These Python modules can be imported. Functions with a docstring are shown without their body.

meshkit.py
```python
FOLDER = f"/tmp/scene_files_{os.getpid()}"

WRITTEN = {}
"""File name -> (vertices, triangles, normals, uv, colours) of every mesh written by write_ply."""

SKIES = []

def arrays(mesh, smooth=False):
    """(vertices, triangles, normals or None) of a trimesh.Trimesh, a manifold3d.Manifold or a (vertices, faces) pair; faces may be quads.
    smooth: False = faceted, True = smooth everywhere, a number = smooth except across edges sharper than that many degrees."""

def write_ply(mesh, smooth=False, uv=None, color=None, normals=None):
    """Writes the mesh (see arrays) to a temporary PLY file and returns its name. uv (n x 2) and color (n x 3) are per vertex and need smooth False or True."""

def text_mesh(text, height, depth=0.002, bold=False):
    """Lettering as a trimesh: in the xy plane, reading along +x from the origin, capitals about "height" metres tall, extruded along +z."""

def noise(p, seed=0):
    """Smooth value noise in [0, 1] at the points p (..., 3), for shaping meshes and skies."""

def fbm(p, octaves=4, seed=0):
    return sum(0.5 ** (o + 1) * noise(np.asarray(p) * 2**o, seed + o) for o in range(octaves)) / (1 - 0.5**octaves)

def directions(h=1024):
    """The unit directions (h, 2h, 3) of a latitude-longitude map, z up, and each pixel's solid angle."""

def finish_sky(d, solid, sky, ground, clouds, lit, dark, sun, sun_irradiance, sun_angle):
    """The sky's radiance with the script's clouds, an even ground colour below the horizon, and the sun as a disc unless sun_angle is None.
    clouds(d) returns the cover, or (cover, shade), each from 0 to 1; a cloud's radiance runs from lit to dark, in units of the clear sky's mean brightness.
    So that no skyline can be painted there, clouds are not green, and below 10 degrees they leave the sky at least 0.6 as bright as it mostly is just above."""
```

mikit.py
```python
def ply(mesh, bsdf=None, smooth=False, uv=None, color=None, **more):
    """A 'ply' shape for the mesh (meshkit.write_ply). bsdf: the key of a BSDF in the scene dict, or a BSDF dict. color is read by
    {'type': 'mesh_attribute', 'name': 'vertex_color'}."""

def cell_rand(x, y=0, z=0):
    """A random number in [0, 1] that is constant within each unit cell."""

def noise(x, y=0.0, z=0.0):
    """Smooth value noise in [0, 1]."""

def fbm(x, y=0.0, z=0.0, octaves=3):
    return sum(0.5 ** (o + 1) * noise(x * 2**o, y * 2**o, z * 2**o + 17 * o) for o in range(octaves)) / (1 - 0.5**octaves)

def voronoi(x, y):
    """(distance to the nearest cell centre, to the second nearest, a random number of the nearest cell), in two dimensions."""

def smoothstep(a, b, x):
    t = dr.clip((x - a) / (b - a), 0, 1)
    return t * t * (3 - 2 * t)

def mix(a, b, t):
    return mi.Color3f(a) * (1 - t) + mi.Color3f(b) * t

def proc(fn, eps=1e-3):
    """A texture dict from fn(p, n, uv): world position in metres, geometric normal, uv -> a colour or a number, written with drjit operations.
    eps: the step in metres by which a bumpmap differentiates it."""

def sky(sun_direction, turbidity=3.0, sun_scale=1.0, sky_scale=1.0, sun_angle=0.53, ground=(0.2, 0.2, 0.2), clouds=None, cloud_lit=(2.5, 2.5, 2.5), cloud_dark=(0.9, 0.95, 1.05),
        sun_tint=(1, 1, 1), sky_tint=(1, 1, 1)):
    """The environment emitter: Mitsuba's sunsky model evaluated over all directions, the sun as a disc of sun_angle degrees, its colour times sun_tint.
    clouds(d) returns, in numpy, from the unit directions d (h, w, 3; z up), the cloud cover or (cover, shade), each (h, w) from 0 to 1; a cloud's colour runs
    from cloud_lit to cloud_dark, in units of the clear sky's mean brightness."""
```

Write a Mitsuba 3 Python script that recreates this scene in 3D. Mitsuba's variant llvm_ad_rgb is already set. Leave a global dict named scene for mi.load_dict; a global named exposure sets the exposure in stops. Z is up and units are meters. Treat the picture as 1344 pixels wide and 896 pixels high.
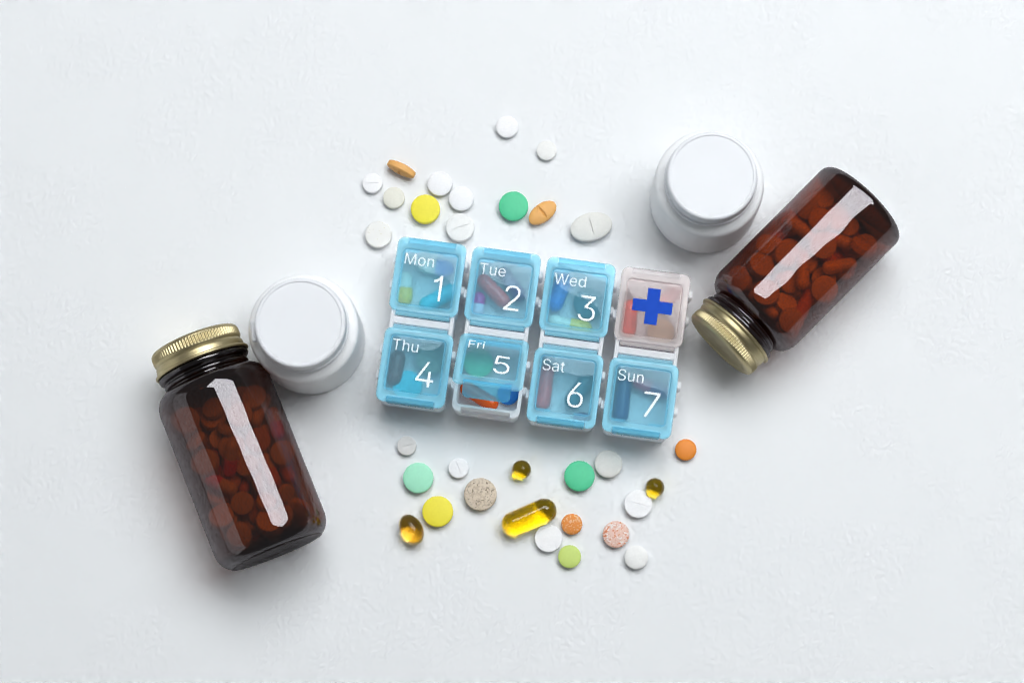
import math
import random

import drjit as dr
import manifold3d as m3
import mitsuba as mi
import numpy as np
import trimesh

import meshkit
import mikit
from mikit import cell_rand, fbm, mix, noise, smoothstep

random.seed(7)
RNG = np.random.default_rng(7)
scene, labels = {}, {}
MM = 0.001

# ------------------------------------------------------------------ camera
PIXELS_W, PIXELS_H, FOCAL, AWAY = 1344.0, 896.0, 3000.0, 0.96
NADIR = np.array([22.0, 465.0, FOCAL])
_down = NADIR / np.linalg.norm(NADIR)
CAM_RIGHT = np.array([math.sqrt(1 - _down[0] ** 2), 0, -_down[0]])
_fz = -_down[2]
_fx = -_fz * CAM_RIGHT[2] / CAM_RIGHT[0]
CAM_FWD = np.array([_fx, math.sqrt(1 - _fx * _fx - _fz * _fz), _fz])
CAM_DOWN = np.cross(CAM_FWD, CAM_RIGHT)
CAM_POS = -CAM_FWD * AWAY
scene["camera"] = {
    "type": "perspective", "fov": math.degrees(2 * math.atan(PIXELS_W / 2 / FOCAL)), "fov_axis": "x",
    "near_clip": 0.05, "far_clip": 20.0,
    "to_world": mi.ScalarTransform4f().look_at(origin=CAM_POS.tolist(), target=(CAM_POS + CAM_FWD).tolist(), up=(-CAM_DOWN).tolist()),
}
exposure = -0.12


def at(px, py, z=0.0):
    """The point of the horizontal plane at height z that the photograph shows at this pixel."""
    d = CAM_FWD * FOCAL + CAM_RIGHT * (px - PIXELS_W / 2) + CAM_DOWN * (py - PIXELS_H / 2)
    return CAM_POS + d * ((z - CAM_POS[2]) / d[2])


# ------------------------------------------------------------------ helpers
def ref(key):
    return {"type": "ref", "id": key}


def rgb(*c):
    return {"type": "rgb", "value": list(c[0] if len(c) == 1 else c)}


def numbered(name, parent=None):
    base = f"{parent}__{name}" if parent else name
    used = lambda k: k in labels or k in scene or any(s.startswith(k + "__") for s in scene)  # noqa: E731
    key, n = base, 0
    while used(key):
        n += 1
        key = f"{base}_{n:03d}"
    return key


def obj(name, mesh, material, parent=None, smooth=30, label=None, **more):
    key = numbered(name, parent)
    scene[key] = mikit.ply(mesh, material, smooth=smooth, **more)
    if label:
        labels[key] = {"label": label}
    return key


def thing(name, label, category, group=None):
    key = numbered(name)
    labels[key] = {"label": label, "category": category}
    if group:
        labels[key]["group"] = group
    return key


def tm(man):
    m = man.to_mesh()
    return trimesh.Trimesh(np.array(m.vert_properties[:, :3], float), np.array(m.tri_verts), process=False)


def man(mesh):
    return m3.Manifold(m3.Mesh(np.asarray(mesh.vertices, np.float32), np.asarray(mesh.faces, np.uint32)))


def lathe(profile, n=96, ripple=None):
    """A closed surface of revolution about z from (r, z) pairs; ripple(theta, r, z) gives a new radius."""
    p = np.asarray(profile, float)
    th = np.arange(n) * 2 * np.pi / n
    v, rows = [], []
    for r, z in p:
        if r < 1e-9:
            rows.append(np.full(n, len(v)))
            v.append([0, 0, z])
        else:
            rr = np.full(n, r) if ripple is None else ripple(th, r, z)
            rows.append(np.arange(n) + len(v))
            v.extend(np.stack([rr * np.cos(th), rr * np.sin(th), np.full(n, z)], 1).tolist())
    f = []
    for a, b in zip(rows[:-1], rows[1:]):
        a1, b1 = np.roll(a, -1), np.roll(b, -1)
        f.append(np.stack([a, a1, b1], 1))
        f.append(np.stack([a, b1, b], 1))
    f = np.vstack(f)
    f = f[(f[:, 0] != f[:, 1]) & (f[:, 1] != f[:, 2]) & (f[:, 0] != f[:, 2])]
    m = trimesh.Trimesh(np.array(v), f, process=False)
    if m.volume < 0:
        m.invert()
    return m


def arc(cx, cz, r, a0, a1, n=6):
    t = np.radians(np.linspace(a0, a1, n))
    return [(cx + r * math.cos(a), cz + r * math.sin(a)) for a in t]


def loop(w, l, r, z, n=6, dy=0.0):
    """Points of a rounded rectangle w x l at height z."""
    out = []
    for sx, sy, a in ((1, 1, 0), (-1, 1, 90), (-1, -1, 180), (1, -1, 270)):
        for t in np.radians(np.linspace(a, a + 90, n)):
            out.append((sx * (w / 2 - r) + r * math.cos(t), sy * (l / 2 - r) + r * math.sin(t) + dy, z))
    return out


def hull(points):
    return m3.Manifold.hull_points(np.asarray(points, float))


def box(x0, x1, y0, y1, z0, z1, ch=0.0):
    if ch <= 0:
        return m3.Manifold.cube((x1 - x0, y1 - y0, z1 - z0)).translate((x0, y0, z0))
    pts = []
    for x, dx in ((x0, ch), (x1, -ch)):
        for y, dy in ((y0, ch), (y1, -ch)):
            for z, dz in ((z0, ch), (z1, -ch)):
                pts += [(x, y + dy, z + dz), (x + dx, y, z + dz), (x + dx, y + dy, z)]
    return hull(pts)


def frame(origin, xaxis, zaxis=(0, 0, 1)):
    z = np.asarray(zaxis, float) / np.linalg.norm(zaxis)
    x = np.asarray(xaxis, float) - z * np.dot(xaxis, z)
    x /= np.linalg.norm(x)
    m = np.eye(4)
    m[:3, 0], m[:3, 1], m[:3, 2], m[:3, 3] = x, np.cross(z, x), z, origin
    return m


def moved(mesh, m):
    out = mesh.copy()
    out.vertices = out.vertices @ m[:3, :3].T + m[:3, 3]
    return out


# ------------------------------------------------------------------ light
def lamp(name, label, centre, target, w, h, radiance):
    c = np.array(centre, float)
    fwd = np.array(target, float) - c
    fwd /= np.linalg.norm(fwd)
    key = thing(name, label, "lamp")
    f = frame(c, np.cross([0, 0, 1.0], fwd), fwd)
    v = np.array([[-w / 2, -h / 2, 0], [w / 2, -h / 2, 0], [w / 2, h / 2, 0], [-w / 2, h / 2, 0]])
    obj("diffuser", moved(trimesh.Trimesh(v, [[0, 1, 2], [0, 2, 3]], process=False), f), "black_cloth_material", key, smooth=False,
        emitter={"type": "area", "radiance": rgb(radiance)})
    back = hull(loop(w + .03, h + .03, .02, -0.006) + loop(.2, .2, .02, -0.35)) - hull(loop(w + .01, h + .01, .02, -0.004) + loop(.17, .17, .02, -0.33))
    obj("housing", moved(tm(back), f), "black_cloth_material", key)
    return key


scene["black_cloth_material"] = {"type": "twosided", "bsdf": {"type": "diffuse", "reflectance": rgb(0.03, 0.03, 0.03)}}
lamp("softbox", "large softbox lamp overhead beyond the board's far right side", (0.44, 0.72, 1.60), (0.25, 0.27, 0), 1.75, 1.02, (8.2, 8.4, 8.55))
lamp("softbox", "dim fill softbox lamp standing low beside the board's near left side", (-1.12, -0.40, 0.43), (0, 0, 0.4), 1.8, 0.80, (0.85, 0.87, 0.89))
scene["room_light"] = {"type": "constant", "radiance": rgb(0.15, 0.157, 0.162)}


# ------------------------------------------------------------------ materials
scene["plaster_material"] = {"type": "roughplastic", "diffuse_reflectance": rgb(0.80, 0.816, 0.826), "alpha": 0.35, "int_ior": 1.35}
scene["white_plastic_material"] = {"type": "roughplastic", "diffuse_reflectance": rgb(0.865, 0.875, 0.885), "alpha": 0.2, "int_ior": 1.4}
scene["white_cap_material"] = {"type": "roughplastic", "diffuse_reflectance": rgb(0.76, 0.775, 0.80), "alpha": 0.28, "int_ior": 1.33}
scene["case_material"] = {"type": "principledthin", "base_color": rgb(0.95, 0.95, 0.965), "roughness": 0.35, "diff_trans": 0.9, "spec_trans": 0.0, "eta": 1.45}


def clear_plastic(tint, milk, weight):
    return {"type": "blendbsdf", "weight": weight,
            "a": {"type": "thindielectric", "int_ior": 1.27, "specular_transmittance": rgb(tint)},
            "b": {"type": "twosided", "bsdf": {"type": "diffuse", "reflectance": rgb(milk)}}}


scene["blue_lid_material"] = clear_plastic((0.79, 0.955, 0.998), (0.38, 0.78, 0.96), 0.10)
scene["blue_rim_material"] = clear_plastic((0.78, 0.955, 0.998), (0.44, 0.84, 0.98), 0.22)
scene["blue_flap_material"] = clear_plastic((0.62, 0.91, 0.99), (0.24, 0.72, 0.94), 0.30)
scene["clear_flap_material"] = clear_plastic((0.93, 0.90, 0.90), (0.74, 0.71, 0.70), 0.20)
scene["clear_rim_material"] = clear_plastic((0.95, 0.925, 0.92), (0.78, 0.74, 0.73), 0.24)
scene["clear_lid_material"] = clear_plastic((0.95, 0.915, 0.91), (0.75, 0.70, 0.69), 0.09)
scene["white_print_material"] = {"type": "diffuse", "reflectance": rgb(0.85, 0.87, 0.9)}
scene["blue_print_material"] = {"type": "diffuse", "reflectance": rgb(0.02, 0.075, 0.46)}


def glass_of(tint):
    """Tinted bottle glass with a very thin film of dust."""
    return {"type": "blendbsdf", "weight": 0.005, "a": {"type": "thindielectric", "int_ior": 2.0, "specular_reflectance": rgb(0.36, 0.345, 0.36), "specular_transmittance": mikit.proc(tint)},
            "b": {"type": "twosided", "bsdf": {"type": "diffuse", "reflectance": rgb(0.25, 0.18, 0.14)}}}


def gold_tone(p, n, uv):
    return mix((0.43, 0.36, 0.20), (0.50, 0.43, 0.25), fbm(p.x * 300, p.y * 300, p.z * 300))


scene["gold_metal_material"] = {"type": "principled", "base_color": mikit.proc(gold_tone), "metallic": 1.0, "roughness": 0.40}
scene["oil_material"] = {"type": "dielectric", "int_ior": 1.42, "specular_transmittance": rgb(0.99, 0.865, 0.14)}
scene["dark_oil_material"] = {"type": "dielectric", "int_ior": 1.42, "specular_transmittance": rgb(0.93, 0.77, 0.34)}

TONES = {
    "white": (0.88, 0.88, 0.89), "soft_white": (0.83, 0.83, 0.81), "cream": (0.76, 0.75, 0.66), "grey_white": (0.745, 0.74, 0.70),
    "pale_grey": (0.70, 0.68, 0.66), "yellow": (0.86, 0.76, 0.05), "green": (0.09, 0.60, 0.31), "mint": (0.36, 0.80, 0.56),
    "lime": (0.56, 0.70, 0.18), "orange": (0.78, 0.25, 0.03), "peach": (0.80, 0.42, 0.13), "red": (0.88, 0.13, 0.11), "gold": (0.92, 0.62, 0.10), "crimson": (0.66, 0.04, 0.10),
    "magenta": (0.55, 0.03, 0.28), "purple": (0.16, 0.04, 0.16), "blue": (0.02, 0.20, 0.62), "navy": (0.02, 0.05, 0.16), "turquoise": (0.02, 0.55, 0.66),
    "teal": (0.03, 0.16, 0.20), "brown": (0.20, 0.06, 0.05), "beige": (0.70, 0.53, 0.38), "lilac": (0.70, 0.62, 0.72), "scarlet": (0.80, 0.10, 0.01),
}


def pill_material(tone):
    key = f"{tone}_pill_material"
    if key not in scene:
        c = TONES[tone]

        def fn(p, n, uv, c=c):
            return mi.Color3f(*c) * (0.95 + 0.08 * fbm(p.x * 1500, p.y * 1500, p.z * 1500, octaves=2))

        scene[key] = {"type": "roughplastic", "diffuse_reflectance": mikit.proc(fn), "alpha": 0.32, "int_ior": 1.38}
    return key


def gel_material(tone):
    key = f"{tone}_gelatin_material"
    if key not in scene:
        scene[key] = {"type": "roughplastic", "diffuse_reflectance": rgb(TONES[tone]), "alpha": 0.12, "int_ior": 1.45}
    return key


def beige_specks(p, n, uv):
    a = fbm(p.x * 1400, p.y * 1400, p.z * 1400, octaves=3)
    c = mix((0.55, 0.45, 0.34), (0.69, 0.59, 0.47), smoothstep(0.34, 0.55, a))
    return mix(c, (0.16, 0.10, 0.06), smoothstep(0.74, 0.82, noise(p.x * 1900, p.y * 1700, p.z * 1700 + 9)) * 0.8)


def pink_specks(p, n, uv):
    a = noise(p.x * 1700, p.y * 1700, p.z * 1700)
    b = noise(p.x * 1900 + 5, p.y * 1900, p.z * 1900)
    return mix(mix((0.80, 0.55, 0.46), (0.72, 0.22, 0.10), smoothstep(0.60, 0.72, a)), (0.84, 0.76, 0.72), smoothstep(0.6, 0.72, b))


def ochre_specks(p, n, uv):
    return mix((0.86, 0.86, 0.83), (0.62, 0.50, 0.20), smoothstep(0.86, 0.94, noise(p.x * 1500, p.y * 1500, p.z * 1500)) * 0.6)


def green_specks(p, n, uv):
    a = fbm(p.x * 1400, p.y * 1400, p.z * 1400, octaves=3)
    return mix((0.16, 0.24, 0.20), (0.36, 0.42, 0.34), smoothstep(0.36, 0.6, a))


def sugar_orange(p, n, uv):
    return mix((0.78, 0.27, 0.05), (0.84, 0.50, 0.28), smoothstep(0.55, 0.72, noise(p.x * 2200, p.y * 2200, p.z * 2200)))


for name, fn in (("beige_specks", beige_specks), ("pink_specks", pink_specks), ("ochre_specks", ochre_specks), ("green_specks", green_specks), ("sugar_orange", sugar_orange)):
    scene[f"{name}_pill_material"] = {"type": "roughplastic", "diffuse_reflectance": mikit.proc(fn), "alpha": 0.4, "int_ior": 1.35}


# ------------------------------------------------------------------ setting
def relief(x, y):
    """Height of the plaster in metres: fine chipped grain, stronger in loose patches."""
    p = np.stack([x, y, np.zeros_like(x)], -1)
    warp = .0035 * (meshkit.fbm(p * 130, 2, 3) - .5)
    q = np.stack([x + warp, y - warp, np.zeros_like(x)], -1)
    big = meshkit.fbm(p * 33, 4, 11)
    t = np.clip((big - .38) / .24, 0, 1)
    patch = t * t * (3 - 2 * t)
    g = meshkit.fbm(q * [860, 720, 1], 2, 21)
    t = np.clip((g - .30) / .42, 0, 1)
    chips = t * t * (3 - 2 * t)
    fine = meshkit.noise(q * [1100, 900, 1], 5)
    return MM * (.165 * chips * (.25 + .75 * patch) + .06 * fine * (.4 + .6 * patch) + .05 * meshkit.fbm(p * 60, 2, 31)) - .09 * MM


def lines(a, b, step, far):
    mid = np.arange(a, b + step / 2, step)
    d = np.geomspace(.004, far, 10)
    return np.concatenate([(a - d)[::-1], mid, b + d])


gx, gy = np.meshgrid(lines(-.242, .242, .00045, 1.05), lines(-.156, .168, .00045, .85), indexing="ij")
gz = relief(gx, gy)
ni, nj = gx.shape
k = (np.arange(ni - 1)[:, None] * nj + np.arange(nj - 1)[None, :]).ravel()
board = trimesh.Trimesh(np.stack([gx.ravel(), gy.ravel(), gz.ravel()], 1), np.vstack([np.stack([k, k + nj, k + nj + 1], 1), np.stack([k, k + nj + 1, k + 1], 1)]), process=False)
scene["tabletop_surface"] = mikit.ply(board, "plaster_material", smooth=True)
labels["tabletop_surface"] = {"label": "white rough plaster tabletop under everything", "kind": "structure"}

# ------------------------------------------------------------------ pill organizer
LID_W, LID_L, TOP, CASE_H = 28.6 * MM, 30.8 * MM, 22.5 * MM, 20.2 * MM
SLAB = 1.5 * MM
ORGANIZER = thing("pill_organizer", "blue lidded weekly pill organizer with eight boxes in two rows", "pill organizer")
_corners = {
    (0, 0): ((523, 309.6), (612, 320), (603, 418.6), (510.7, 406)), (1, 0): ((620, 322), (710.4, 333), (698.8, 430), (608, 417.7)),
    (2, 0): ((716.8, 334), (808.7, 344), (798, 444), (706.4, 431)), (3, 0): ((814, 353), (908, 364), (898, 456), (805, 443)),
    (0, 1): ((503, 428), (595.7, 439.5), (584.5, 537.7), (492.5, 525)), (2, 1): ((702, 453), (793, 466), (783, 564), (690, 551)),
    (3, 1): ((800.5, 466), (891.6, 477), (882, 578), (789, 566)),
}
_ij, _xy = [], []
for (i, j), c in _corners.items():
    _ij.append((1, i - 1.5, 0.5 - j))
    _xy.append(np.mean([at(*p, TOP)[:2] for p in c], axis=0))
_fit = np.linalg.lstsq(np.array(_ij, float), np.array(_xy), rcond=None)[0]
BOX_MID, COL, ROW = _fit[0], _fit[1], _fit[2]
BOX_X = COL / np.linalg.norm(COL) + np.array([ROW[1], -ROW[0]]) / np.linalg.norm(ROW)
BOX_X /= np.linalg.norm(BOX_X)
BOX_Y = np.array([-BOX_X[1], BOX_X[0]])
PITCH_X, PITCH_Y = np.linalg.norm(COL), np.linalg.norm(ROW)
print("organizer", BOX_MID, PITCH_X, PITCH_Y, math.degrees(math.atan2(BOX_X[1], BOX_X[0])))
GAP = PITCH_Y - LID_L


def cell_frame(i, j, turn=True):
    c = BOX_MID + BOX_X * PITCH_X * (i - 1.5) + BOX_Y * PITCH_Y * (0.5 - j)
    x = BOX_X * (-1 if (j == 0 and turn) else 1)
    return frame((c[0], c[1], 0), (x[0], x[1], 0))


def dome(x, y):
    """How far the lid's top bulges, in metres."""
    u, w = np.clip(1 - (x / (11.6 * MM)) ** 2, 0, 1), np.clip(1 - ((y - 1.2 * MM) / (11.6 * MM)) ** 2, 0, 1)
    return 0.55 * MM * (u ** 0.8) * (w ** 0.8)


HINGE_Y, HINGE_Z = LID_L / 2 + 0.75 * MM, CASE_H - 0.1 * MM


def lid_mesh():
    z0, z1 = TOP - SLAB, TOP
    b = 0.55 * MM
    pts = loop(LID_W - 2 * b, LID_L - 2 * b, 2.4 * MM, z1) + loop(LID_W - .5 * b, LID_L - .5 * b, 2.8 * MM, z1 - .35 * b) + loop(LID_W, LID_L, 3 * MM, z1 - b) + loop(LID_W, LID_L, 3 * MM, z0 + b * .5) + loop(LID_W - b, LID_L - b, 2.8 * MM, z0)
    slab = hull(pts)
    cut = hull(loop(LID_W - 5.4 * MM, LID_L - 7.4 * MM, 2 * MM, z0 - 1 * MM, dy=1.0 * MM) + loop(LID_W - 5.4 * MM, LID_L - 7.4 * MM, 2 * MM, z1 + 1 * MM, dy=1.0 * MM))
    slab = slab - cut
    pw, pl = LID_W - 5.5 * MM, LID_L - 7.5 * MM
    panel = hull(loop(pw, pl, 1.9 * MM, z0 + .1 * MM, dy=1.0 * MM) + loop(pw, pl, 1.9 * MM, z1 - .2 * MM, dy=1.0 * MM) + loop(pw - .8 * MM, pl - .8 * MM, 1.7 * MM, z1, dy=1.0 * MM))
    # inner lip that enters the box
    lip_w, lip_y0, lip_y1 = LID_W - 5.2 * MM, -LID_L / 2 + 4.0 * MM, LID_L / 2 - 2.3 * MM
    ly, ll = (lip_y0 + lip_y1) / 2, lip_y1 - lip_y0
    lip = hull(loop(lip_w, ll, 1.8 * MM, z0 + .4 * MM, dy=ly) + loop(lip_w - .4 * MM, ll - .4 * MM, 1.8 * MM, z0 - 1.6 * MM, dy=ly)) - \
        hull(loop(lip_w - 1.8 * MM, ll - 1.8 * MM, 1.2 * MM, z0 + 1 * MM, dy=ly) + loop(lip_w - 1.8 * MM, ll - 1.8 * MM, 1.2 * MM, z0 - 3 * MM, dy=ly))
    lip = lip ^ box(-1, 1, -1, 1, z0 - 5 * MM, z0 + .3 * MM)
    whole = slab + lip
    for s in (-1, 1):
        whole = whole + box(*sorted((s * 4.8 * MM, s * 11.2 * MM)), lip_y0 + .1 * MM, lip_y0 + 1.9 * MM, z0 - 1.5 * MM, z0 + .3 * MM, .2 * MM)
    # front flap, thick above and thin below
    fw = 19.4 * MM
    flap = hull([(x, y, z) for x in (-fw / 2, fw / 2) for y, z in ((-LID_L / 2 + .5 * MM, z1 - .12 * MM), (-LID_L / 2 + 2.2 * MM, z1 - .12 * MM), (-LID_L / 2 + .05 * MM, z1 - .6 * MM), (-LID_L / 2 + 2.2 * MM, z0), (-LID_L / 2 + .1 * MM, z0 - 4.3 * MM), (-LID_L / 2 + 1.7 * MM, z0 - 4.3 * MM))]
                + [(x, y, z0 - 6.5 * MM) for x in (-fw / 2 + 2.2 * MM, fw / 2 - 2.2 * MM) for y in (-LID_L / 2 + .2 * MM, -LID_L / 2 + 1.2 * MM)]
                + [(x, y, z0 - 5.9 * MM) for x in (-fw / 2 + .7 * MM, fw / 2 - .7 * MM) for y in (-LID_L / 2 + .2 * MM, -LID_L / 2 + 1.2 * MM)])
    whole = whole - box(-fw / 2 - .12 * MM, fw / 2 + .12 * MM, -LID_L / 2 - 1 * MM, -LID_L / 2 + 2.3 * MM, z0 - 9 * MM, z1 + 1 * MM)
    # hinge tongue and rod
    rod = m3.Manifold.cylinder(22.4 * MM, 1.0 * MM, 1.0 * MM, 20).rotate((0, 90, 0)).translate((-11.2 * MM, HINGE_Y, HINGE_Z))
    tongue = box(-11.2 * MM, 11.2 * MM, LID_L / 2 - 2 * MM, HINGE_Y, HINGE_Z + .1 * MM, HINGE_Z + .95 * MM)
    whole = whole + rod + tongue
    m = tm(panel)
    v, f = trimesh.remesh.subdivide_to_size(m.vertices, m.faces, 1.3 * MM, max_iter=12)
    up = v[:, 2] > TOP - 0.3 * MM
    v[up, 2] += dome(v[up, 0], v[up, 1])
    rim = tm(whole)
    return trimesh.Trimesh(rim.vertices, rim.faces), trimesh.Trimesh(v, f), tm(flap)


def open_lid(mesh, degrees):
    a = math.radians(degrees)
    out = mesh.copy()
    p = out.vertices - [0, HINGE_Y, HINGE_Z]
    y = p[:, 1] * math.cos(a) + p[:, 2] * math.sin(a)
    z = -p[:, 1] * math.sin(a) + p[:, 2] * math.cos(a)
    out.vertices = np.stack([p[:, 0], y + HINGE_Y, z + HINGE_Z], 1)
    return out


def cup():
    w, l = LID_W - .5 * MM, LID_L - .4 * MM
    body = hull(loop(w - 2.2 * MM, l - 2.2 * MM, 2.4 * MM, 0) + loop(w - 1.2 * MM, l - 1.2 * MM, 2.8 * MM, .8 * MM) + loop(w, l, 3 * MM, CASE_H - .3 * MM) + loop(w - .5 * MM, l - .5 * MM, 2.8 * MM, CASE_H))
    y0, y1 = -l / 2 + 3.0 * MM, l / 2 - 1.5 * MM
    cw, cl, cy = w - 3.0 * MM, y1 - y0, (y0 + y1) / 2
    cav = hull(loop(cw - 2 * MM, cl - 2 * MM, 2 * MM, 1.5 * MM, dy=cy) + loop(cw - .8 * MM, cl - .8 * MM, 2 * MM, 2.6 * MM, dy=cy) + loop(cw, cl, 1.8 * MM, CASE_H + 1 * MM, dy=cy))
    notch = hull([(x, y, z) for x in (-10.2 * MM, 10.2 * MM) for y, z in ((-l / 2 - 1 * MM, CASE_H + 1 * MM), (-l / 2 + 2.1 * MM, CASE_H + 1 * MM), (-l / 2 - 1 * MM, 9.5 * MM), (-l / 2 + 1.9 * MM, 9.5 * MM))])
    return body - cav - notch


CUP = cup()
BR0, BR1 = 11.5 * MM, 13.1 * MM


def case_mesh():
    """One module: two boxes back to back with the spine between them; local frame centred between the boxes."""
    whole = CUP.translate((0, -PITCH_Y / 2, 0)) + CUP.rotate((0, 0, 180)).translate((0, PITCH_Y / 2, 0))
    g = GAP / 2 + .6 * MM
    for s in (-1, 1):
        whole = whole + box(*sorted((s * BR0, s * BR1)), -g, g, 1 * MM, CASE_H + .45 * MM, .25 * MM)
    whole = whole + box(-BR0 - .3 * MM, BR0 + .3 * MM, -1.45 * MM, 1.45 * MM, 4 * MM, CASE_H - .1 * MM, .3 * MM)
    whole = whole + box(-9 * MM, 9 * MM, -g, g, 3 * MM, 4.4 * MM)
    return tm(whole)


(RIM, PANEL, FLAP), CASE = lid_mesh(), case_mesh()
DAYS = {(0, 0): ("Mon", "1"), (1, 0): ("Tue", "2"), (2, 0): ("Wed", "3"), (0, 1): ("Thu", "4"), (1, 1): ("Fri", "5"), (2, 1): ("Sat", "6"), (3, 1): ("Sun", "7")}
OPEN = {(1, 1): 41.0}


def thinner(mesh, d, depth):
    """The lettering with its strokes thinned by d on each side."""
    from shapely.geometry import Polygon
    from shapely.ops import unary_union
    low = np.abs(mesh.vertices[mesh.faces][:, :, 2]).max(1) < 1e-7
    shape = unary_union([Polygon(t[:, :2]).buffer(1e-6) for t in mesh.vertices[mesh.faces[low]]]).buffer(-d)
    return trimesh.util.concatenate([trimesh.creation.extrude_polygon(g, depth, engine="earcut") for g in getattr(shape, "geoms", [shape])])


def numeral_one(h, depth):
    """A plain one: a stem and a slanting flag, without a foot."""
    from shapely.geometry import Polygon
    p = [(.32, 0), (.41, 0), (.41, 1), (.35, 1), (.26, .88), (.09, .79), (.09, .71), (.22, .75), (.32, .82)]
    return trimesh.creation.extrude_polygon(Polygon([(x * h, y * h) for x, y in p]).buffer(.012 * h).buffer(-.006 * h), depth, engine="earcut")


def on_lid(mesh, i, j):
    """Lettering lies on the bulging lid: mesh in lid coordinates reading along +x, z from 0."""
    turn = j == 0
    m = mesh.copy()
    v, f = trimesh.remesh.subdivide_to_size(m.vertices, m.faces, 1.5 * MM, max_iter=10)
    if turn:
        v = v * [-1, -1, 1]
    v[:, 2] += TOP - 0.05 * MM + dome(v[:, 0], v[:, 1])
    m = trimesh.Trimesh(v, f, process=False)
    if (i, j) in OPEN:
        m = open_lid(m, OPEN[i, j])
    return moved(m, cell_frame(i, j))


for i in range(4):
    c = BOX_MID + BOX_X * PITCH_X * (i - 1.5)
    mf = frame((c[0], c[1], 0), (BOX_X[0], BOX_X[1], 0))
    case = obj("case", moved(CASE, mf), "case_material", ORGANIZER)
    for j in range(2):
        yc = PITCH_Y * (0.5 - j)
        # snap connectors on the module's sides: pegs on the left, sockets on the right
        for k, dy in enumerate((6.5, -4.0)):
            y = yc + dy * MM
            peg = hull([(x, y + s * h * MM, z) for x, h in ((-LID_W / 2 - 1.25 * MM, 1.5), (-LID_W / 2 + .9 * MM, 1.9)) for s in (-1, 1) for z in (10 * MM, CASE_H - 2.4 * MM)])
            if i == 0 or k == 1:
                obj("connector", moved(tm(peg), mf), "case_material", case, smooth=False)
            arm = box(LID_W / 2 - .8 * MM, LID_W / 2 + (1.35 if i < 3 else 1.7) * MM, y - 1.5 * MM + 1.2 * MM, y + 2.3 * MM + .5 * MM, 7 * MM, CASE_H - (1.2 if k == 0 else 3.6) * MM, .5 * MM)
            obj("connector", moved(tm(arm), mf), "case_material", case, smooth=False)
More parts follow.
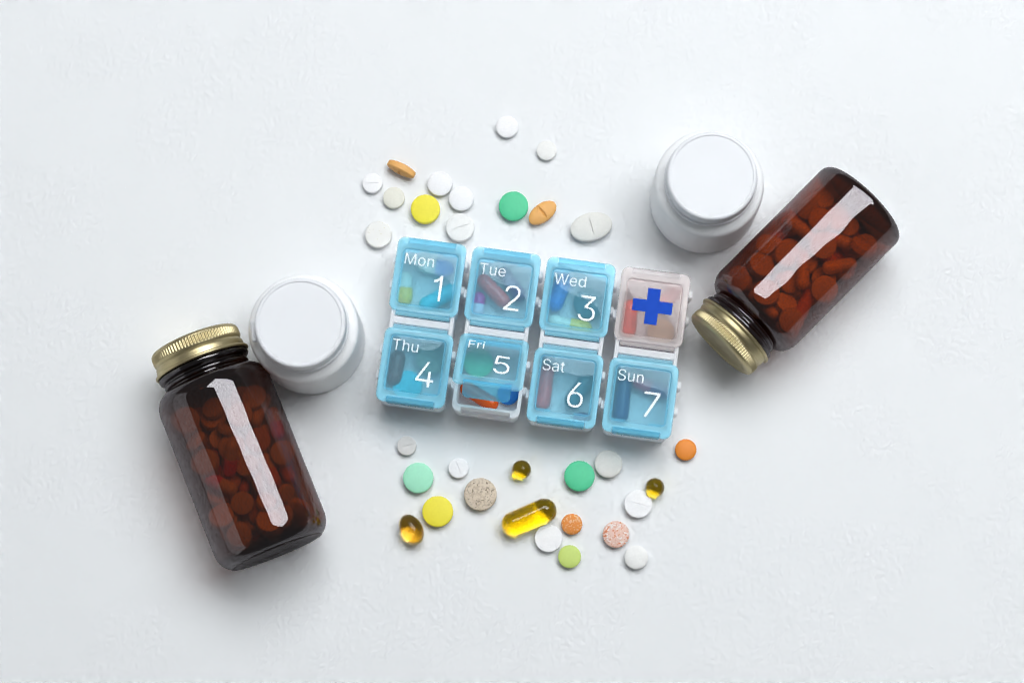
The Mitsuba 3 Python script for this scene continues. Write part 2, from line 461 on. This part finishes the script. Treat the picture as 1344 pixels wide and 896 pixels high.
for j in range(2):
    for i in range(4):
        rim, panel, flap = [open_lid(x, OPEN[i, j]) if (i, j) in OPEN else x for x in (RIM, PANEL, FLAP)]
        aid = (i, j) == (3, 0)
        lid = obj("lid", moved(panel, cell_frame(i, j)), "clear_lid_material" if aid else "blue_lid_material", ORGANIZER, smooth=28)
        obj("rim", moved(rim, cell_frame(i, j)), "clear_rim_material" if aid else "blue_rim_material", lid, smooth=28)
        obj("flap", moved(flap, cell_frame(i, j)), "clear_flap_material" if aid else "blue_flap_material", lid, smooth=28)
        if aid:
            labels[lid] = {"label": "clear pinkish lid with a blue cross"}
            cr = tm(box(-8.2 * MM, 8.2 * MM, -2.5 * MM, 2.5 * MM, 0, .25 * MM) + box(-2.6 * MM, 2.6 * MM, -7.5 * MM, 7.5 * MM, 0, .25 * MM))
            obj("cross_print", on_lid(cr, i, j), "blue_print_material", lid, smooth=False, label="blue cross printed on the clear lid")
            continue
        day, digit = DAYS[i, j]
        labels[lid] = {"label": f"blue lid printed {day} {digit}" + (", propped open" if (i, j) in OPEN else "")}
        low = 0 if j == 0 else 2.0 * MM
        a = thinner(meshkit.text_mesh(day, 4.6 * MM, .25 * MM), .05 * MM, .25 * MM)
        a.apply_translation([-10.3 * MM - a.bounds[0][0], 4.1 * MM + low, 0])
        obj("day_print", on_lid(a, i, j), "white_print_material", lid, smooth=False)
        d = numeral_one(10.6 * MM, .25 * MM) if digit == "1" else thinner(meshkit.text_mesh(digit, 10.6 * MM, .25 * MM), .15 * MM, .25 * MM)
        d.apply_translation([4.6 * MM - (d.bounds[0][0] + d.bounds[1][0]) / 2, -9.6 * MM + low, 0])
        obj("numeral_print", on_lid(d, i, j), "white_print_material", lid, smooth=False)


# ------------------------------------------------------------------ pills
def tablet(d, t, bulge, score=None, n=56):
    """Round tablet of diameter d and thickness t, its faces domed by bulge of t; centred, lying flat. score: width of a groove along x."""
    r, e = d / 2, t / 2 * (1 - bulge)
    c = .035 * d
    up = [(r - c, e)] if bulge < .05 else []
    prof = [(0, t / 2)] + [(r * s * .965, e + (t / 2 - e) * math.sqrt(max(0, 1 - (s * .93) ** 2)) * 1.0) for s in (.2, .4, .55, .7, .82, .92, 1.0)] if bulge >= .05 else [(0, e), (r - 1.6 * c, e), (r - .6 * c, e - .3 * c)]
    if bulge >= .05:
        zz = prof[-1][1]
        prof += [(r * .992, zz - .25 * (zz - 0) * .4)]
        prof += [(r, zz * .55)]
    else:
        prof += [(r, e - c)]
    prof = prof + [(a, -b) for a, b in reversed(prof)]
    m = lathe(prof, n)
    if score:
        top = t / 2
        cut = hull([(x, y, z) for x in (-d, d) for y, z in ((0, top - score * .32 - bulge * t * .1), (-score * .6, top + .05 * MM), (score * .6, top + .05 * MM))])
        m = tm(man(m) - cut)
        m = trimesh.Trimesh(m.vertices, m.faces)
    return m


def oval_tablet(length, width, t, bulge, score=None):
    m = tablet(1.0 * length, t, bulge, None, 72)
    m.vertices[:, 1] *= width / length
    if score:
        top = t / 2
        cut = hull([(x, y, z) for y in (-length, length) for x, z in ((0, top - score * .75), (-score * .75, top + .12 * MM), (score * .75, top + .12 * MM))])
        m = tm(man(m) - cut)
        m = trimesh.Trimesh(m.vertices, m.faces)
    return m


def capsule_halves(length, width):
    """(body, cap) of a hard capsule along x, the cap towards +x."""
    r = width / 2
    rb = r * .965
    a = [(0, -length / 2)] + [(rb * math.cos(t), -length / 2 + rb + rb * math.sin(t)) for t in np.radians((-72, -54, -36, -18, 0))] + [(rb, .04 * length), (0, .04 * length)]
    b = [(0, 0), (rb, 0), (r, .05 * MM)] + [(r * math.cos(t), length / 2 - r + r * math.sin(t)) for t in np.radians((0, 18, 36, 54, 72))] + [(0, length / 2)]
    turn = frame((0, 0, 0), (0, 1, 0), (1, 0, 0))
    return moved(lathe(a, 32), turn), moved(lathe(b, 32), turn)


def lay(px, py, z, angle_px=(1, 0), tilt=(0, 0, 1)):
    """Frame on the board at the pixel's point at height z, its x axis along the picture direction angle_px."""
    p = at(px, py, z)
    return frame(p, (angle_px[0], -angle_px[1], 0), tilt)


PX = 0.32 * MM


def round_pill(px, py, d_px, tone, label, t=.36, bulge=.55, score=None, direction=(1, 0), name="tablet", group=None):
    d = d_px * PX * .985
    th = t * d
    key = thing(name, label, "pill", group)
    scene[key] = mikit.ply(moved(tablet(d, th, bulge, score), lay(px, py, th / 2 - .01 * MM, direction)), pill_material(tone), smooth=24)
    return key


def softgel(px, py, length_px, width_px, direction, label, material, nub=None):
    w, l = width_px * PX * .97, length_px * PX * .97
    if l > 1.2 * w:
        if l > 2 * w:
            m = trimesh.creation.capsule(l - w, w / 2, count=[48, 32])
            m.apply_translation([0, 0, -m.bounds.mean(0)[2]])
            m.vertices = m.vertices[:, [2, 1, 0]] * [1, 1, -1] * [1, 1, .86] if False else np.stack([m.vertices[:, 2], m.vertices[:, 1], -m.vertices[:, 0]], 1)
        else:
            m = trimesh.creation.icosphere(4, 1.0)
            m.vertices = m.vertices * [l / 2, w / 2, w / 2]
    else:
        m = trimesh.creation.icosphere(4, w / 2)
        if nub:
            n = m.vertices / np.linalg.norm(m.vertices, axis=1, keepdims=True)
            k = np.clip((n @ np.array([1, 0, -.35]) / 1.06 - .86) / .14, 0, 1)
            m.vertices = m.vertices * (1 + .28 * k[:, None] ** 1.5)
    if m.volume < 0:
        m.invert()
    key = thing("softgel", label, "softgel")
    scene[key] = mikit.ply(moved(m, lay(px, py, w / 2 + .26 * MM, direction)), material, smooth=True)


# beyond the organizer
round_pill(665.5, 167, 30, "white", "domed white tablet farthest from the organizer, alone above the green one", bulge=.6)
round_pill(717.5, 198, 27, "soft_white", "small white tablet lying alone above the orange oval tablet", bulge=.5)
round_pill(489, 241, 27, "white", "small white scored tablet left of the orange tablet that stands on edge", score=.35 * MM, bulge=.35)
round_pill(517, 260, 29, "cream", "small cream tablet just below the orange tablet that stands on edge", bulge=.5)
round_pill(558.5, 275, 39, "yellow", "bright yellow round tablet above the organizer", bulge=.4)
round_pill(577.5, 241.5, 33.5, "white", "domed white tablet touching the yellow tablet from above", bulge=.6)
round_pill(605.5, 261, 33.5, "white", "domed white tablet right of the yellow tablet, above a scored one", bulge=.6)
round_pill(604, 299, 38, "soft_white", "white tablet with a slanting score line at the edge of the Mon lid", score=.3 * MM, direction=(29, -10), bulge=.4)
round_pill(497, 308.5, 36, "ochre_specks", "flat white tablet with ochre specks left of the Mon lid", t=.3, bulge=0.0)
round_pill(674, 271, 39.5, "green", "green round tablet above the organizer beside the orange oval tablet", bulge=.6)


def placed_oval(px, py, l, w, t, direction, tone, label, score, bulge, tilt=(0, 0, 1), z=None):
    key = thing("oval_tablet", label, "pill")
    m = oval_tablet(l * PX, w * PX, t, bulge, score)
    f = lay(px, py, t / 2 + .05 * MM, direction, tilt)
    out = moved(m, f)
    out.apply_translation([0, 0, .1 * MM - out.bounds[0][2]])
    scene[key] = mikit.ply(out, pill_material(tone), smooth=24)


placed_oval(712, 279.5, 42, 24, 4.6 * MM, (36, -27), "peach", "orange oval tablet with a deep score beside the green tablet", 1.1 * MM, .75)
placed_oval(776, 298, 56, 37, 5.2 * MM, (52, -13), "grey_white", "large pale grey oval tablet with a score line above the Wed lid", .5 * MM, .6)
placed_oval(527, 223, 40, 22, 4.4 * MM, (34, 17), "peach", "orange oval tablet standing on its edge at the upper left", 1.1 * MM, .75, tilt=(-.45, -.89, .12))
# this side of the organizer
round_pill(534, 585, 25.5, "pale_grey", "small greyish scored tablet under the Thu box", score=.4 * MM, direction=(24, -6), bulge=.3)
round_pill(549, 627, 40, "mint", "pale mint green round tablet below the Thu box", bulge=.5)
round_pill(602, 614, 27, "white", "small white scored tablet between the mint tablet and the speckled beige one", score=.35 * MM, direction=(8, 21), bulge=.3)
round_pill(630.5, 648.5, 43, "beige_specks", "beige tablet speckled brown, below the organizer", t=.32, bulge=.4)
round_pill(574.5, 671, 40.5, "yellow", "yellow round tablet beside the amber egg shaped softgel", bulge=.45)
round_pill(720, 706, 36.5, "white", "flat white tablet touching the long golden softgel", t=.3, bulge=0.15)
round_pill(750.5, 687.5, 27.5, "sugar_orange", "small orange tablet with a sugary face above the lime green one", t=.42, bulge=.7)
round_pill(747.5, 730, 30, "lime", "lime green round tablet nearest the lower edge", t=.4, bulge=.55)
round_pill(760.5, 624.5, 40, "green", "green round tablet below the Sat box", bulge=.6)
round_pill(798.5, 608.5, 36.5, "grey_white", "greyish white tablet right of the green one below the Sun box", bulge=.5)
round_pill(837.5, 661, 37, "white", "white scored tablet touching a round golden softgel", score=.4 * MM, direction=(33, 9), t=.3, bulge=.15)
round_pill(808.5, 701, 35, "pink_specks", "pink tablet with orange specks", bulge=.55)
round_pill(835, 731, 31, "soft_white", "domed white tablet below the speckled pink one", bulge=.6, t=.42)
round_pill(900, 590, 28, "orange", "small orange tablet right of the Sun box", t=.42, bulge=.65)
softgel(684.5, 616, 25.5, 25.5, (-1, .85), "round golden softgel below the Fri box", "oil_material", nub=True)
softgel(859.5, 639.5, 25.5, 25.5, (-.8, 1), "round golden softgel touching the white scored tablet", "oil_material", nub=True)
softgel(540, 694.5, 43, 30, (20, 37), "amber egg shaped softgel beside the yellow tablet", "dark_oil_material")
softgel(694.5, 678.5, 77, 33, (72, -31), "long golden softgel at the middle of the lower pills", "oil_material")


def capsule(a, b, w_px, tone_body, tone_cap, label, z, name="capsule", group=None):
    """Hard capsule between two pixels at height z (the cap towards the second)."""
    pa, pb = at(*a, z), at(*b, z)
    body, cap = capsule_halves(np.linalg.norm(pb - pa), w_px * PX * .97)
    f = frame((pa + pb) / 2, pb - pa, (0, 0, 1))
    key = thing(name, label, "capsule", group)
    obj("body_half", moved(body, f), gel_material(tone_body), key)
    obj("cap_half", moved(cap, f), gel_material(tone_cap), key)


FLOOR = 1.7 * MM


def inner(px, py, d_px, tone, label, lift=0.0, t=.36):
    d = d_px * PX * .97
    key = thing("tablet", label, "pill")
    scene[key] = mikit.ply(moved(tablet(d, t * d, .5), lay(px, py, FLOOR + t * d / 2 + lift, (1, 0))), pill_material(tone), smooth=24)


Z0 = FLOOR + 3.6 * MM
capsule((532, 356), (530.5, 401), 22, "cream", "gold", "cream and yellow capsule inside the Mon box", Z0)
capsule((549, 347), (596, 354), 22, "cream", "blue", "cream and blue capsule at the top of the Mon box", Z0)
capsule((551, 404), (602, 378), 22, "turquoise", "turquoise", "turquoise capsule lying aslant inside the Mon box", Z0)
capsule((629, 362), (667, 402), 20, "red", "red", "red capsule lying aslant inside the Tue box", Z0 + 1.5 * MM)
capsule((656, 352), (687, 395), 20, "purple", "purple", "dark purple capsule inside the Tue box", Z0 - .3 * MM)
capsule((626, 416), (629, 383), 19, "lilac", "magenta", "lilac and magenta capsule inside the Tue box", Z0 - .4 * MM)
capsule((725, 408), (744, 360), 23, "blue", "blue", "blue capsule inside the Wed box", Z0)
inner(773, 398, 42, "teal", "dark teal tablet inside the Wed box")
capsule((719, 420), (777, 433), 20, "cream", "gold", "cream and yellow capsule inside the Wed box", Z0 - .3 * MM)
capsule((828, 393), (824, 443), 21, "red", "red", "red capsule inside the box with the blue cross", Z0)
capsule((866, 400), (896, 378), 20, "crimson", "crimson", "crimson capsule inside the box with the blue cross", Z0)
inner(867, 436, 36, "beige", "beige tablet inside the box with the blue cross")
capsule((524, 460), (514, 506), 23, "brown", "brown", "brown capsule inside the Thu box", Z0)
inner(566, 471, 40, "green_specks", "speckled grey green tablet inside the Thu box", lift=1 * MM)
inner(535, 506, 40, "turquoise", "turquoise tablet inside the Thu box")
inner(628, 477, 40, "green", "green tablet under the open Fri lid", lift=1 * MM)
capsule((605, 505), (653, 534), 21, "scarlet", "scarlet", "bright orange capsule showing under the open Fri lid", Z0 + 2.6 * MM)
inner(667, 517, 29, "blue", "blue tablet under the open Fri lid")
capsule((719, 478), (711, 538), 21, "red", "red", "red capsule inside the Sat box", Z0)
capsule((745, 534), (776, 492), 23, "teal", "teal", "dark teal capsule inside the Sat box", Z0)
capsule((752, 549), (777, 553), 21, "purple", "purple", "purple capsule in the corner of the Sat box", Z0)
capsule((820, 494), (813, 555), 22, "navy", "navy", "dark navy capsule inside the Sun box", Z0)
capsule((829, 499), (880, 517), 20, "crimson", "purple", "purple red capsule inside the Sun box", Z0)


# ------------------------------------------------------------------ white bottles
def white_bottle(px, py, label, cap_label):
    key = thing("white_bottle", label, "bottle")
    f = lay(px, py, 0.0)
    s = MM
    body = [(0, 1.2 * s), (17 * s, 1.0 * s), (19.5 * s, 0)] + [(a * s, b * s) for a, b in arc(20.6, 2.2, 2.2, -80, 0, 6)] + [(22.8 * s, 12 * s), (22.6 * s, 29.5 * s)] + \
        [(a * s, b * s) for a, b in arc(19.0, 32.2, 3.45, 0, 62, 7)] + [(19.4 * s, 36.0 * s), (18.2 * s, 36.7 * s), (17.2 * s, 37.4 * s), (17.0 * s, 38.2 * s), (17.0 * s, 39.5 * s), (0, 39.5 * s)]
    obj("body", moved(lathe(body, 128), f), "white_plastic_material", key, smooth=35)
    cap = [(0, 39.6 * s), (18.0 * s, 39.6 * s), (18.5 * s, 38.6 * s), (18.9 * s, 38.7 * s), (19.0 * s, 39.2 * s), (19.0 * s, 40.6 * s), (18.8 * s, 40.9 * s), (18.0 * s, 41.0 * s), (18.0 * s, 41.7 * s), (18.5 * s, 41.9 * s), (18.3 * s, 46.6 * s)] + \
        [(a * s, b * s) for a, b in arc(16.9, 46.9, 1.4, 5, 84, 8)] + [(16.7 * s, 48.25 * s), (16.45 * s, 47.95 * s), (16.1 * s, 47.95 * s), (0, 47.9 * s)]
    obj("cap", moved(lathe(cap, 128), f), "white_cap_material", key, smooth=32)
    return key


white_bottle(923, 264, "white plastic bottle upright beside the body of the smaller amber bottle", None)
tub = white_bottle(408.5, 447.5, "white plastic bottle upright between the larger amber bottle and the pill organizer", None)
tab_frame = lay(408.5, 447.5, 0, (-1, .12))
obj("cap__tear_tab", moved(tm(box(18.4 * MM, 20.6 * MM, -4.2 * MM, 4.2 * MM, 38.9 * MM, 40.9 * MM, .5 * MM)), tab_frame), "white_cap_material", tub)


# ------------------------------------------------------------------ amber bottles
def resting_pills(R, L0, L1, count, seed, level):
    """Pills dropped into a lying tube (axis x, floor at z=-R): a list of (kind, size, 4x4). Each is tried at many places and kept where it comes to lie lowest."""
    rng = np.random.default_rng(seed)
    have, out = np.zeros((0, 4)), []

    def balls(kind, size):
        if kind == "capsule":
            l, w = size
            return np.array([(x, 0, 0, w / 2) for x in np.linspace(-l / 2 + w / 2, l / 2 - w / 2, 5)])
        d, t = size
        r = d / 2 - t / 2
        pts = [(0, 0, 0, t / 2)] + [(r * math.cos(a), r * math.sin(a), 0, t / 2) for a in np.arange(9) * 2 * math.pi / 9] + [(r * .5 * math.cos(a), r * .5 * math.sin(a), 0, t / 2) for a in np.arange(5) * 2 * math.pi / 5]
        return np.array(pts)

    for n in range(count):
        kind = "capsule" if rng.random() < .24 else "tablet"
        size = (rng.uniform(14, 17) * MM, 5.6 * MM) if kind == "capsule" else (lambda d: (d, d * rng.uniform(.34, .42)))(rng.choice([8.2, 9.4, 10.2, 11.0]) * MM)
        b = balls(kind, size)
        best = None
        for _ in range(60):
            tilt = rng.normal(0, .32, 2) if rng.random() < .8 else rng.normal(0, .8, 2)
            zx = np.array([tilt[0], tilt[1], 1.0])
            a = rng.uniform(0, 2 * math.pi)
            m = frame((0, 0, 0), (math.cos(a), math.sin(a), 0.01), zx)
            p = b[:, :3] @ m[:3, :3].T
            lo, hi = L0 - (p[:, 0] - b[:, 3]).min(), L1 - (p[:, 0] + b[:, 3]).max()
            if hi <= lo:
                continue
            x, y = rng.uniform(lo, hi), rng.uniform(-1, 1) * R * .93
            q = p + [x, y, 0]
            room = (R - b[:, 3]) ** 2 - q[:, 1] ** 2
            if (room <= 0).any():
                continue
            z = (-np.sqrt(room) - q[:, 2]).max()
            top = (np.sqrt(room) - q[:, 2]).min()
            if len(have):
                d2 = (q[:, None, 0] - have[None, :, 0]) ** 2 + (q[:, None, 1] - have[None, :, 1]) ** 2
                rr = (b[:, None, 3] + have[None, :, 3]) ** 2 - d2
                zz = np.where(rr > 0, have[None, :, 2] + np.sqrt(np.maximum(rr, 0)) - q[:, None, 2], -9)
                z = max(z, zz.max())
            if z > top or z > level:
                continue
            if best is None or z < best[0]:
                m[:3, 3] = (x, y, z)
                best = (z, m, np.hstack([q + [0, 0, z], b[:, 3:]]))
        if best:
            have = np.vstack([have, best[2]])
            out.append((kind, size, best[1]))
    return out


def amber_bottle(cap_px, base_px, k, heel, thick, side, seed, count, level):
    """A bottle lying along the line from the middle of its cap's face to the middle of its base. k: its size against the larger bottle."""
    R = 23.8 * MM * k
    p0, p1 = at(*cap_px, R), at(*base_px, R)
    length = np.linalg.norm(p1 - p0)
    f = frame(p0, (0, 0, 1), p1 - p0)          # local z runs from the cap to the base, local x up
    key = thing("amber_bottle", "larger amber glass pill bottle on its side, gold cap beside a white bottle" if side == "larger" else "smaller amber glass pill bottle on its side, gold cap beside the blue cross lid", "bottle")
    s = .312 * MM * k
    end = length
    # outer wall from the mouth to the base
    outer = [(48 * s, 3 * s), (52 * s, 3.4 * s), (54 * s, 6 * s), (55 * s, 30 * s), (57 * s, 34 * s)] + \
        [(a * s, b * s) for a, b in arc(56.5, 38.8, 5.2, -60, 80, 6)] + [(56.0 * s, 44.6 * s), (55.6 * s, 46 * s)] + [(a * s, b * s) for a, b in arc(54.6, 49.6, 3.3, -45, 60, 5)] + \
        [(54.4 * s, 53.4 * s), (54.6 * s, 54.6 * s)] + \
        [((56 + 20.3 * math.sin(t)) * s, (82 - 26.6 * math.cos(t)) * s) for t in np.radians(np.linspace(6, 90, 18))] + [(R, z) for z in np.arange(88 * s, end - heel * s * 1.5 - 2 * s, 6 * s)]
    h = heel * s
    outer += [(R, end - h * 1.5)] + [(R - h + h * math.cos(t), end - h * 1.5 + h * 1.45 * math.sin(t)) for t in np.radians(np.linspace(8, 76, 12))]
    rb = R - h * .78
    outer += [(rb, end - .1 * s), (rb - 2.0 * s, end), (rb - 5 * s, end - 1.0 * s), (rb - 9 * s, end - 4 * s), (rb * .5, end - 7 * s), (0, end - 8 * s)]
    w = 3.6 * s
    b0 = end - thick * s
    prof = outer

    def stipple(th, r, z):
        wave = .022 * MM * (np.sin(3 * th + 95 * z + seed) + np.sin(5 * th - 210 * z) + .6 * np.sin(2 * th + 420 * z + 1))
        return r + wave + ((np.abs(np.sin(th * 36)) - .5) * .9 * s if abs(z - end) < 1.2 * s and abs(r - rb) < 3 * s else 0)

    glass = lathe(prof, 288, stipple)
    hue = (0.40, 0.165, 0.05) if side == "larger" else (0.52, 0.19, 0.052)
    axis, near = (p1 - p0) / length, float(p0 @ ((p1 - p0) / length))

    def tint(p, n, uv):
        """The glass is thicker, so darker, towards the base and in the neck."""
        z = p.x * axis[0] + p.y * axis[1] + p.z * axis[2] - near
        return mi.Color3f(*hue) * (1 - 0.8 * smoothstep(end - 18 * s, end - 9 * s, z)) * (1 - 0.6 * smoothstep(80 * s, 54 * s, z))

    scene[f"{key}_material"] = glass_of(tint)
    obj("glass", moved(glass, f), f"{key}_material", key, smooth=40)

    def knurl(th, r, z):
        a = min(max((z / s - 4.5) / 2, 0), 1) * min(max((16.5 - z / s) / 2, 0), 1)
        return r + a * (.75 * s) * np.sign(np.cos(th * 84)) * np.abs(np.cos(th * 84)) ** .5

    cap = [(0, 1.6 * s), (41 * s, 1.6 * s), (44 * s, 1.2 * s), (46 * s, -.2 * s), (49 * s, -.5 * s), (54 * s, 0), (57.5 * s, 1.2 * s), (59 * s, 3 * s), (59.4 * s, 4.5 * s)] + \
        [(59.4 * s, z * s) for z in (5.2, 6, 7, 9, 11, 13, 14.5, 15.5)] + [(59.4 * s, 17 * s), (58.6 * s, 18.4 * s), (58.0 * s, 19.6 * s), (58.6 * s, 20.8 * s), (59.8 * s, 22.4 * s), (60.2 * s, 25 * s), (60.0 * s, 29 * s), (60.2 * s, 30.4 * s)] + \
        [(a * s, b * s) for a, b in arc(62.0, 33.0, 2.2, -110, 120, 9)] + [(59.0 * s, 33.4 * s), (58.2 * s, 31 * s), (57.4 * s, 24 * s), (56.4 * s, 6 * s), (50 * s, 2.9 * s), (0, 2.8 * s)]
    obj("cap", moved(lathe(cap, 672, knurl), f), "gold_metal_material", key, smooth=35)
    # contents: tube frame has x along the bottle, z up
    tube = frame(p0, p1 - p0, (0, 0, 1))
    tones = ["white", "soft_white", "cream", "beige", "cream", "white", "yellow", "grey_white"]
    rng = random.Random(seed)
    Ri = R - w - .35 * MM
    for kind, size, m in resting_pills(Ri, 74 * s, b0 - 5.5 * s, count, seed, level * R):
        m = tube @ m
        if kind == "capsule":
            a, b = capsule_halves(*size)
            t = thing("capsule", f"capsule among the pills inside the {side} amber bottle", "capsule", f"capsules in the {side} amber bottle")
            c1, c2 = rng.choice([("cream", "red"), ("peach", "peach"), ("cream", "cream"), ("cream", "yellow"), ("cream", "peach"), ("soft_white", "peach")])
            obj("body_half", moved(a, m), gel_material(c1), t)
            obj("cap_half", moved(b, m), gel_material(c2), t)
        else:
            t = thing("tablet", f"round tablet among the pills inside the {side} amber bottle", "pill", f"tablets in the {side} amber bottle")
            scene[t] = mikit.ply(moved(tablet(size[0], size[1], .45, n=36), m), pill_material(rng.choice(tones)), smooth=24)


amber_bottle((253.7, 446.6), (363.5, 724.6), 1.0, 18, 16, "larger", 3, 75, .45)
amber_bottle((944.3, 455), (1133, 265.5), .91, 8, 14, "smaller", 5, 75, .5)
